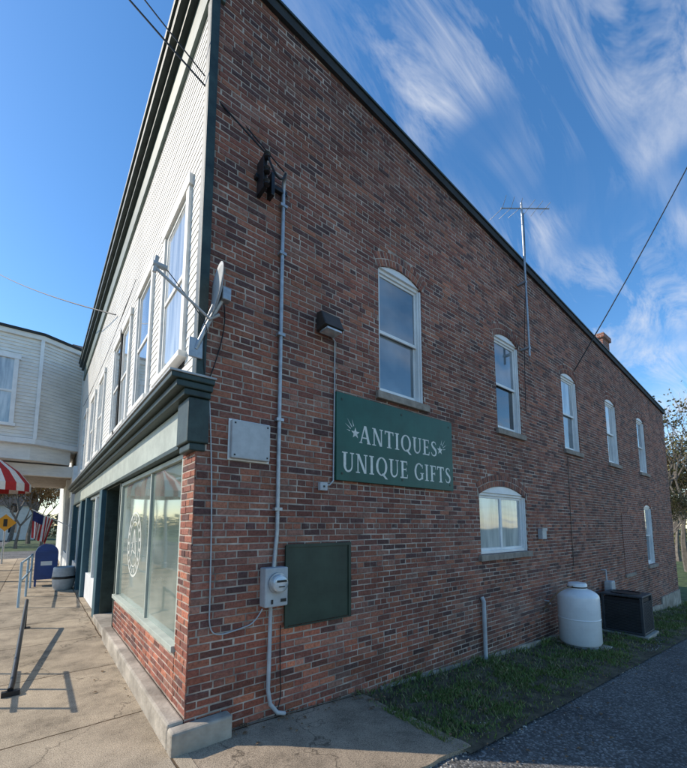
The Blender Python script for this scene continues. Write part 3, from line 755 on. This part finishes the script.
# ---------------------------------------------------------------- AC condenser
AC=empty('air_conditioner_unit'); ax,ay=9.30,-.56; azz=g(9.35)+.04; s=.37; h=.76
box('pad',ax-.44,ax+.44,ay-.44,ay+.42,azz-.14,azz,MCONC,AC,.01)
box('core',ax-s+.03,ax+s-.03,ay-s+.03,ay+s-.03,azz+.01,azz+h-.03,MBLACK,AC)
lv=[]
nl=20
for i in range(nl):
    z=azz+.07+i*(h-.16)/nl
    lv+=[(ax-s,ax+s,ay-s,ay-s+.012,z,z+.014),(ax-s,ax-s+.012,ay-s+.012,ay+s-.012,z,z+.014),(ax+s-.012,ax+s,ay-s+.012,ay+s-.012,z,z+.014)]
boxes('louvres',lv,MAC,AC)
cp=[]
for dx in (-1,1):
    for dy in (-1,1):
        cx_=ax+dx*(s-.02); cy_=ay+dy*(s-.02); cp.append((cx_-.027,cx_+.027,cy_-.027,cy_+.027,azz+.001,azz+h-.001))
boxes('corner_posts',cp,MAC,AC,.008)
boxes('top_and_base',[(ax-s-.01,ax+s+.01,ay-s-.01,ay+s+.01,azz+h,azz+h+.04),(ax-s-.008,ax+s+.008,ay-s-.008,ay+s+.008,azz+.002,azz+.05)],MAC,AC,.01)
lathe('fan_grille',[(.28,azz+h+.041),(.28,azz+h+.06),(.25,azz+h+.06),(.25,azz+h+.045)],ax,ay,MBLACK,AC)
tube('refrigerant_line',[(ax+.2,ay+s,azz+.3),(ax+.2,ay+.55,azz+.35),(ax+.2,-.0,azz+.7)],.018,MBLACK,AC,True)

# ---------------------------------------------------------------- TV antenna on mast
AN=empty('tv_antenna')
mx_=6.13
tube('mast',[(mx_,-.16,5.0),(mx_,-.16,8.22)],.02,MGALV,AN)
boxes('wall_brackets',[(mx_-.03,mx_+.03,-.18,.0,z,z+.04) for z in (5.15,6.5)],MGALV,AN)
top=Vector((mx_,-.16,8.10))
bd=Vector((.85,-.5,.12)).normalized(); pd=Vector((.5,.85,0)).normalized()
tube('boom',[top-bd*.45,top+bd*.62],.012,MGALV,AN)
for i in range(6):
    c=top+bd*(-.42+i*.19); l=.30-.028*i
    tube('element_%d'%i,[c-pd*l+bd*(-.1 if i<3 else 0),c,c+pd*l+bd*(-.1 if i<3 else 0)],.005,MGALV,AN)
tube('guy_wire',[(mx_,-.16,7.9),(mx_+1.5,.5,roofz(7.6)+.05)],.003,MCABLE,AN)
tube('antenna_cable',[(mx_+.02,-.18,8.0),(mx_+.03,-.19,7),(mx_+.05,-.03,5.2),(mx_+.03,-.02,3.9)],.006,MCABLE,AN,True)

# ---------------------------------------------------------------- satellite dish
SD=empty('satellite_dish')
D=Vector((.10,-.17,3.83)); vw=(D-CAM).normalized()
Lb=Vector((-.37,.08,4.02))-vw*.08
n0=(Lb-D); n0=n0-vw*(n0.dot(vw)); n0=n0.normalized()
nrm=(n0-vw*.16).normalized()
upv=Vector((.33,-.14,.88)); upv=(upv-nrm*upv.dot(nrm)).normalized(); sdv=nrm.cross(upv)
vs=[];fs=[];rings=8;seg=40
for side in (0,1):
    for j in range(rings+1):
        q=j/rings
        for i in range(seg):
            a=2*math.pi*i/seg
            p=D+sdv*(.21*q*math.cos(a))+upv*(.25*q*math.sin(a))+nrm*(.045*q*q-(.006 if side else 0)); vs.append(p)
for side in (0,1):
    o_=side*(rings+1)*seg
    for j in range(rings):
        for i in range(seg):
            k=(i+1)%seg; fs.append((o_+j*seg+i,o_+j*seg+k,o_+(j+1)*seg+k,o_+(j+1)*seg+i))
for i in range(seg):
    k=(i+1)%seg; fs.append((rings*seg+i,rings*seg+k,(rings+1)*seg+rings*seg+k,(rings+1)*seg+rings*seg+i))
mesh('reflector',vs,fs,MGREY,SD,smooth=True,recalc=False)
bot=D-upv*.25+nrm*.04
tube('feed_arm',[D-upv*.2-nrm*.03,bot-upv*.02,Lb-upv*.03],.014,MGREY,SD)
tube('lnb',[Lb+nrm*.02,Lb-nrm*.09],.026,MGREY,SD)
tube('lnb_bar',[Lb+upv*.07,Lb-upv*.07],.018,MGREY,SD)
bk=D-nrm*.05
boxes('back_plate',[(bk.x-.04,bk.x+.04,bk.y-.04,bk.y+.04,bk.z-.07,bk.z+.05)],MGALV,SD,.008)
tube('mount_pole',[bk,(.08,-.12,3.66),(.01,-.07,3.48),(-.05,-.04,3.30)],.02,MGALV,SD,True)
tube('strut',[(.06,-.12,3.72),(.0,-.03,3.5)],.008,MGALV,SD)
boxes('foot_plate',[(-.11,.01,-.052,-.029,3.22,3.40)],MGALV,SD,.006)
tube('dish_cable',[Lb-nrm*.08,bot+Vector((0,0,-.08)),(.0,-.06,3.45),(.04,-.03,3.1)],.004,MCABLE,SD,True)

# ---------------------------------------------------------------- overhead cables
OC=empty('overhead_service_cables')
tube('cable_a',sag((.52,-.19,5.46),(-5.2,2.5,12.5),.25),.009,MCABLE,OC)
tube('cable_b',sag((.75,-.16,5.42),(-4.8,2.2,12.9),.35),.007,MCABLE,OC)
tube('cable_c',sag((8.75,-.02,5.45),(12.43,-4.8,16.9),.35),.013,MCABLE,OC)
tube('cable_d',sag((-.05,5.4,6.1),(-3.2,17.0,12.2),.15),.014,MCABLE,OC)
tube('cable_e',sag((-.05,3.2,5.7),(-.05,12,5.8),.15),.006,MCABLE,OC)

# ---------------------------------------------------------------- sidewalk furniture
HR=empty('black_handrail')
tube('rail',[(-1.13,2.05,.06),(-1.12,2.2,.09),(-1.07,5.3,.46),(-1.07,5.4,.46)],.026,MBLACK,HR)
boxes('post',[(-1.09,-1.05,5.32,5.38,.0,.45)],MBLACK,HR)
boxes('foot',[(-1.20,-1.05,2.02,2.08,.0,.05),(-1.14,-1.0,5.28,5.42,.0,.012)],MBLACK,HR)
H2=empty('black_handrail')
for i,y in enumerate((2.1,2.65,3.2)): tube('post_%d'%i,[(-1.62,y,0),(-1.62,y,.92)],.02,MBLACK,H2)
for z in (.92,.5): tube('rail_%d'%int(z*100),[(-1.62,2.0,z),(-1.62,3.3,z)],.02,MBLACK,H2)
boxes('feet',[(-1.67,-1.57,y-.05,y+.05,0,.012) for y in (2.1,2.65,3.2)],MBLACK,H2)
PR=empty('blue_pipe_railing')
pp=[(-1.22,7.6),(-1.12,9.2),(-1.05,10.8)]
for i,(x,y) in enumerate(pp): tube('post_%d'%i,[(x,y,0),(x,y,.95)],.025,MLBLUE,PR)
for z in (.95,.55): tube('rail_%d'%int(z*100),[(x,y,z) for x,y in pp],.022,MLBLUE,PR)
MX=empty('mailbox')
bx,by=-.72,11.2
boxes('legs',[(bx-.25,bx-.2,by-.22,by-.17,0,.2),(bx+.2,bx+.25,by-.22,by-.17,0,.2),(bx-.25,bx-.2,by+.17,by+.22,0,.2),(bx+.2,bx+.25,by+.17,by+.22,0,.2)],MBLUE,MX)
n=14
prof=[(-.27,.2),(.27,.2),(.27,.95)]+[(.27*math.cos(math.pi*i/n),.95+.27*math.sin(math.pi*i/n)) for i in range(1,n)]+[(-.27,.95)]
k=len(prof); vs=[(bx+a,by-.24,b) for a,b in prof]+[(bx+a,by+.24,b) for a,b in prof]
fs=[tuple(range(k)),tuple(range(k,2*k))]+[(i,(i+1)%k,k+(i+1)%k,k+i) for i in range(k)]
mesh('body',vs,fs,MBLUE,MX)
boxes('label',[(bx-.13,bx+.13,by-.246,by-.241,.6,.72)],MWHITE,MX); boxes('slot_handle',[(bx-.2,bx+.2,by-.27,by-.241,.98,1.01)],MBLUE,MX)
TR=empty('planter_barrel'); lathe('barrel',[(.20,0),(.25,.1),(.27,.35),(.25,.6),(.23,.62),(.2,.55)],-.33,10.0,MGREY,TR,24)
lathe('hoop',[(.272,.3),(.276,.31),(.276,.36),(.272,.37)],-.33,10.0,MBLACK,TR,24)

# ---------------------------------------------------------------- neighbouring white building with oriel
NB=empty('white_oriel_building')
box('main_block',.0,10,13.06,26,-.1,8.3,MSIDE,NB)
def prism(name,poly,z0,z1,mat,par):
    n=len(poly); v=[(x,y,z0) for x,y in poly]+[(x,y,z1) for x,y in poly]
    return mesh(name,v,[tuple(range(n)),tuple(range(n,2*n))]+[(i,(i+1)%n,n+(i+1)%n,n+i) for i in range(n)],mat,par)
def off(poly,d):
    cx=sum(p[0] for p in poly)/len(poly); cy=sum(p[1] for p in poly)/len(poly)
    return [(cx+(p[0]-cx)*d,cy+(p[1]-cy)*d) for p in poly]
bay=[(.0,13.9),(-1.28,13.2),(-3.1,13.2),(-4.1,14.4),(-4.1,17),(0,17)]
prism('bay_core',off(bay,.985),4.5,8.3,MSIDE,NB)
n=len(bay); vs=[];fs=[]; z=4.72
while z<8.2:
    o1=off(bay,1.012); o0=off(bay,.990); k=len(vs)
    vs+=[(x,y,z) for x,y in o1]+[(x,y,z+.12) for x,y in o0]+[(x,y,z) for x,y in o0]
    fs+=[(k+i,k+(i+1)%n,k+n+(i+1)%n,k+n+i) for i in range(n)]+[(k+i,k+(i+1)%n,k+2*n+(i+1)%n,k+2*n+i) for i in range(n)]
    z+=.12
mesh('bay_clapboards',vs,fs,MSIDE,NB,recalc=False)
for i,(x,y) in enumerate(off(bay,1.016)[:4]): box('bay_corner_board_%d'%i,x-.05,x+.05,y-.05,y+.05,4.7,8.22,MWHITE,NB)
prism('bay_base_moulding',off(bay,1.04),4.52,4.70,MWHITE,NB)
prism('bay_base_soffit',off(bay,.9),4.0,4.52,MSIDE,NB)
prism('bay_cornice',off(bay,1.05),8.22,8.38,MSIDE,NB)
prism('bay_roof',off(bay,1.08),8.382,8.47,MROOF,NB)
boxes('bay_window',[(-2.85,-2.73,13.1,13.19,5.15,7.35),(-1.97,-1.85,13.1,13.19,5.15,7.35),(-2.9,-1.8,13.08,13.19,7.35,7.53),(-2.9,-1.8,13.06,13.19,5.05,5.15),(-2.73,-1.97,13.12,13.18,6.2,6.27)],MWHITE,NB)
boxes('bay_window_blind',[(-2.73,-1.97,13.15,13.162,5.15,7.35)],MGLC,NB)
boxes('porch_beam',[(-3.4,.0,14.0,14.3,3.55,3.95),(-3.4,-3.1,14.3,22,3.55,3.95)],MSIDE,NB)
boxes('porch_ceiling',[(-3.1,.0,14.3,22,3.75,3.85)],MSTONE,NB)
for i,y in enumerate((14.15,18,21.8)):
    lathe('porch_column_%d'%i,[(.14,0),(.14,.2),(.10,.22),(.09,3.3),(.13,3.4),(.13,3.55)],-3.2,y,MWHITE,NB,20)
boxes('neighbour_shopfront',[(-.12,-.002,13.2,13.7,0,3.9),(-.12,-.002,17,17.4,0,3.9),(-.06,-.002,13.7,17,0,.7)],MWHITE,NB)
boxes('neighbour_glass',[(-.03,-.002,13.7,17,.71,2.9)],MGLD,NB)
mesh('gable_roof',[(-.3,14,8.3),(-.3,20,8.3),(10,20,8.3),(10,14,8.3),(-.3,17,9.9),(10,17,9.9)],[(0,4,5,3),(1,2,5,4),(0,1,4),(3,5,2)],MROOF,NB)
# awning: flared striped canvas on a frame
AW=empty('striped_awning')
ac=Vector((-2.38,12.4,3.95)); vs=[];fs=[];fm=[]; n=24
for i in range(n+1):
    a=2*math.pi*i/n; c_,s_=math.cos(a),math.sin(a)
    for rr,zz in ((.05,0),(.45,-.20),(.85,-.52),(1.14,-.90),(1.15,-1.14)):
        vs.append((ac.x+rr*c_,ac.y+rr*s_,ac.z+zz))
for i in range(n):
    for j in range(4):
        a=5*i+j; fs.append((a,a+5,a+6,a+1)); fm.append(i%2)
mesh('canvas',vs,fs,[MRED,MCREAM],AW,fm)
tube('frame',[(ac.x,ac.y,0),(ac.x,ac.y,3.95)],.03,MWHITE,AW)
# American flag hanging from an angled staff
MNAVY=M('flag_blue',(.02,.03,.12),.8,.1,8,0)
FG=empty('american_flag')
b0=Vector((-.08,12.55,1.70)); t0=Vector((-1.18,12.15,2.28)); dd=(t0-b0).normalized()
tube('staff',[b0,t0],.014,MWHITE,FG); tube('finial',[t0,t0+dd*.05],.028,MCU,FG)
vs=[];fs=[];fm=[];nx,nz=13,16
for j in range(nz+1):
    for i in range(nx+1):
        q=j/nz; p=t0-dd*(.06+.62*i/nx*(1-.25*q))
        p=p+Vector((.04*q*math.sin(i*.9),.09*q*math.sin(i*1.1+q*2),-.85*q-.02)); vs.append(p)
for j in range(nz):
    for i in range(nx):
        a=j*(nx+1)+i; fs.append((a,a+1,a+nx+2,a+nx+1)); fm.append(2 if (i<7 and j<6) else (i%2))
mesh('cloth',vs,fs,[MRED,MCREAM,MNAVY],FG,fm,smooth=True)
TS=empty('traffic_sign'); tx,ty=-2.15,20.5
tube('post',[(tx,ty,0),(tx,ty,2.3)],.035,MGALV,TS)
MOR=M('sign_yellow',(.75,.35,.02),.4,.05,5,0)
v=[(tx,ty-.06,1.5),(tx+.4,ty-.06,1.9),(tx,ty-.06,2.3),(tx-.4,ty-.06,1.9)]
v2=[(a,b+.01,c) for a,b,c in v]
mesh('plate',v+v2,[(0,1,2,3),(4,5,6,7),(0,1,5,4),(1,2,6,5),(2,3,7,6),(3,0,4,7)],MOR,TS)
boxes('symbol',[(tx-.07,tx+.07,ty-.07,ty-.064,1.73,2.07)],MBLACK,TS)

# ---------------------------------------------------------------- trees & distant houses
def leafmat(name,c1,c2):
    m,nt,b=new_mat(name); oi=N(nt,'ShaderNodeTexCoord'); n=N(nt,'ShaderNodeTexNoise'); n.inputs['Scale'].default_value=.9; n.inputs['Detail'].default_value=2
    nt.links.new(oi.outputs['Object'],n.inputs['Vector']); r=ramp(nt,[(.35,c1),(.65,c2)]); nt.links.new(n.outputs['Fac'],r.inputs['Fac']); nt.links.new(r.outputs[0],b.inputs['Base Color'])
    b.inputs['Roughness'].default_value=.7; return m
MBARK=M('bark',(.18,.155,.13),.95,.3,6,.5)
LM=[leafmat('autumn_leaves',(.15,.08,.022),(.30,.16,.04)),leafmat('olive_leaves',(.07,.07,.028),(.17,.145,.06)),leafmat('green_leaves',(.03,.05,.015),(.08,.09,.03))]
def tree_mesh(name,h,leafm,nleaf,spread):
    vs=[];fs=[];fm=[];tips=[]
    def seg(a,b,r0,r1):
        d=(b-a)
        if d.length<1e-4: return
        d=d.normalized(); s=d.orthogonal().normalized(); t=d.cross(s); k=len(vs); n=5
        for c,r in ((a,r0),(b,r1)):
            for i in range(n): an=2*math.pi*i/n; vs.append(c+s*(r*math.cos(an))+t*(r*math.sin(an)))
        for i in range(n): j=(i+1)%n; fs.append((k+i,k+j,k+n+j,k+n+i)); fm.append(0)
    def grow(p,d,l,r,dep):
        q=p
        for s in range(3):
            d=(d+Vector((random.uniform(-.18,.18),random.uniform(-.18,.18),random.uniform(-.02,.15)))).normalized()
            nq=q+d*l/3; seg(q,nq,r*(1-.2*s),r*(1-.2*(s+1))); q=nq
            if dep<=2: tips.append(q)
        if dep<=0: return
        for i in range(random.randint(2,3) if dep<4 else 4):
            nd=(d+Vector((random.uniform(-1,1),random.uniform(-1,1),random.uniform(-.2,.7)))*spread).normalized()
            grow(q,nd,l*random.uniform(.6,.8),r*.5,dep-1)
    grow(Vector((0,0,-.3)),Vector((0,0,1)),h*.32,h*.022,5)
    for i in range(nleaf):
        c=random.choice(tips)+Vector([random.gauss(0,h*.022) for _ in range(3)]); s=random.uniform(.05,.11)*h/10
        a=Vector([random.uniform(-1,1) for _ in range(3)]).normalized(); b=a.orthogonal().normalized()
        k=len(vs); vs+= [c-a*s,c+b*s*.7,c+a*s,c-b*s*.7]; fs.append((k,k+1,k+2,k+3)); fm.append(1)
    me=bpy.data.meshes.new(name); me.from_pydata([tuple(v) for v in vs],[],fs); me.materials.append(MBARK); me.materials.append(leafm)
    me.polygons.foreach_set('material_index',fm); return me
TM=[tree_mesh('tree_a',10,LM[0],7000,.75),tree_mesh('tree_b',10,LM[1],6000,.7),tree_mesh('tree_c',10,LM[2],9000,.8),tree_mesh('tree_d',10,LM[1],1200,.8)]
TP=[(34,1.0,3,1.15),(37,2.8,3,1.3),(42,-1,1,1.1),(47,2.0,3,1.3),(52,6,0,1.3),(31,3.2,1,.62),(44,-7,3,1.2),(60,-2,1,1.4),(58,-14,0,1.2),(40,4.5,1,1.0),(70,4,1,1.3),
    (-5,44,0,1.0),(-1.5,47,0,1.1),(-8,50,0,1.3),(2,50,0,.9),(-3.5,60,1,1.4),(-16,48,0,1.2),(9,55,1,1.1),(-2.2,37,0,.65),(-.6,40,0,.7),(-4,39,1,.7),
    (14,-48,0,1.2),(30,-50,0,1.2),(-24,20,0,1.1),(-25,-12,2,1.1)]
for i,(x,y,k,s) in enumerate(TP):
    o=bpy.data.objects.new('tree',TM[k]); o.location=(x,y,g(x)-.1 if x>-3 else -.2); o.scale=(s,s,s); o.rotation_euler=(0,0,random.random()*6.28); COL.objects.link(o)
# distant hedgerow / woodland band as one mesh
vs=[];fs=[]
for i in range(9000):
    if i<4500: x=random.uniform(66,80); y=random.uniform(-30,16); b0_=g(x)
    else: x=random.uniform(-30,14); y=random.uniform(74,84); b0_=-.1
    z=b0_+random.random()**.8*(3.5+2.5*noise.noise(Vector((x*.2,y*.2,1)))); s=random.uniform(.15,.4)
    a=Vector([random.uniform(-1,1) for _ in range(3)]).normalized(); b=a.orthogonal().normalized(); c=Vector((x,y,z)); k=len(vs)
    vs+=[c-a*s,c+b*s*.7,c+a*s,c-b*s*.7]; fs.append((k,k+1,k+2,k+3))
mesh('distant_woodland',vs,fs,LM[1],recalc=False)
def house(x,y,w,d,h,mat,rot=0):
    e=empty('house',(x,y,g(x)-.1)); e.rotation_euler=(0,0,rot)
    box('walls',-w/2,w/2,-d/2,d/2,0,h,mat,e)
    mesh('roof',[(-w/2-.3,-d/2-.3,h),(w/2+.3,-d/2-.3,h),(w/2+.3,d/2+.3,h),(-w/2-.3,d/2+.3,h),(-w/2-.3,0,h+2.2),(w/2+.3,0,h+2.2)],[(0,1,5,4),(3,2,5,4),(0,4,3),(1,2,5)],MROOF,e)
    boxes('windows',[(xx-.4,xx+.4,-d/2-.03,-d/2-.002,1,2.3) for xx in (-w/4,w/4)]+[(xx-.4,xx+.4,-d/2-.03,-d/2-.002,3.6,4.8) for xx in (-w/4,w/4)],MGLD,e)
house(-6,66,9,8,4.5,MSIDE,.1); house(8,42,9,7,5.5,MWHITE,-.1); house(-25,-2,9,8,5.5,MSIDE,math.pi/2)

# ---------------------------------------------------------------- sky & sun
SUN_AZ=rad(141); EL=rad(36)
S=Vector((math.cos(SUN_AZ)*math.cos(EL),math.sin(SUN_AZ)*math.cos(EL),math.sin(EL)))
ld=bpy.data.lights.new('sun','SUN'); ld.energy=4.9; ld.angle=rad(.5); ld.color=(1,.91,.78)
lo=bpy.data.objects.new('sun',ld); COL.objects.link(lo); lo.rotation_euler=(-S).to_track_quat('-Z','Y').to_euler(); lo.location=(-20,20,30)
w=bpy.data.worlds.new('World'); SC.world=w; w.use_nodes=True; nt=w.node_tree
bg=nt.nodes['Background']; bg.inputs['Strength'].default_value=.15
sky=N(nt,'ShaderNodeTexSky'); sky.sky_type='NISHITA'; sky.sun_disc=False; sky.sun_elevation=EL; sky.sun_rotation=math.atan2(S.x,S.y)%(2*math.pi)
sky.air_density=1.0; sky.dust_density=.3; sky.ozone_density=2.0
hs=N(nt,'ShaderNodeHueSaturation'); hs.inputs['Saturation'].default_value=1.27; hs.inputs['Value'].default_value=1.55; nt.links.new(sky.outputs[0],hs.inputs['Color'])
tc=N(nt,'ShaderNodeTexCoord')
sp=N(nt,'ShaderNodeSeparateXYZ'); nt.links.new(tc.outputs['Generated'],sp.inputs[0])
za=N(nt,'ShaderNodeMath',operation='ADD'); za.inputs[1].default_value=.12; nt.links.new(sp.outputs[2],za.inputs[0])
zm=N(nt,'ShaderNodeMath',operation='MAXIMUM'); zm.inputs[1].default_value=.05; nt.links.new(za.outputs[0],zm.inputs[0])
dx=N(nt,'ShaderNodeMath',operation='DIVIDE'); dy=N(nt,'ShaderNodeMath',operation='DIVIDE')
nt.links.new(sp.outputs[0],dx.inputs[0]); nt.links.new(zm.outputs[0],dx.inputs[1]); nt.links.new(sp.outputs[1],dy.inputs[0]); nt.links.new(zm.outputs[0],dy.inputs[1])
cb=N(nt,'ShaderNodeCombineXYZ'); nt.links.new(dx.outputs[0],cb.inputs[0]); nt.links.new(dy.outputs[0],cb.inputs[1])
mp=N(nt,'ShaderNodeMapping'); mp.inputs['Rotation'].default_value=(0,0,rad(-30)); mp.inputs['Scale'].default_value=(.6,2.8,1); nt.links.new(cb.outputs[0],mp.inputs[0])
n1=N(nt,'ShaderNodeTexNoise'); n1.inputs['Scale'].default_value=2.2; n1.inputs['Detail'].default_value=6; n1.inputs['Roughness'].default_value=.65; n1.inputs['Distortion'].default_value=1.0
nt.links.new(mp.outputs[0],n1.inputs['Vector'])
n2=N(nt,'ShaderNodeTexNoise'); n2.inputs['Scale'].default_value=2.0; n2.inputs['Detail'].default_value=2; nt.links.new(cb.outputs[0],n2.inputs['Vector'])
r1=ramp(nt,[(.43,0.0),(.72,1.0)]); r2=ramp(nt,[(.40,0.05),(.58,1.0)])
nt.links.new(n1.outputs['Fac'],r1.inputs['Fac']); nt.links.new(n2.outputs['Fac'],r2.inputs['Fac'])
dt=N(nt,'ShaderNodeVectorMath',operation='DOT_PRODUCT'); dt.inputs[1].default_value=(.88,.02,.47); nt.links.new(tc.outputs['Generated'],dt.inputs[0])
r3=ramp(nt,[(.55,0.0),(.82,1.0)]); nt.links.new(dt.outputs['Value'],r3.inputs['Fac'])
q1=N(nt,'ShaderNodeMath',operation='MULTIPLY'); q2=N(nt,'ShaderNodeMath',operation='MULTIPLY'); q3=N(nt,'ShaderNodeMath',operation='MULTIPLY'); q3.inputs[1].default_value=.9
nt.links.new(r1.outputs[0],q1.inputs[0]); nt.links.new(r2.outputs[0],q1.inputs[1]); nt.links.new(q1.outputs[0],q2.inputs[0]); nt.links.new(r3.outputs[0],q2.inputs[1]); nt.links.new(q2.outputs[0],q3.inputs[0])
mxs=N(nt,'ShaderNodeMixRGB'); mxs.inputs['Color2'].default_value=(5.8,6.0,6.4,1)
nt.links.new(q3.outputs[0],mxs.inputs['Fac']); nt.links.new(hs.outputs[0],mxs.inputs['Color1']); nt.links.new(mxs.outputs[0],bg.inputs['Color'])
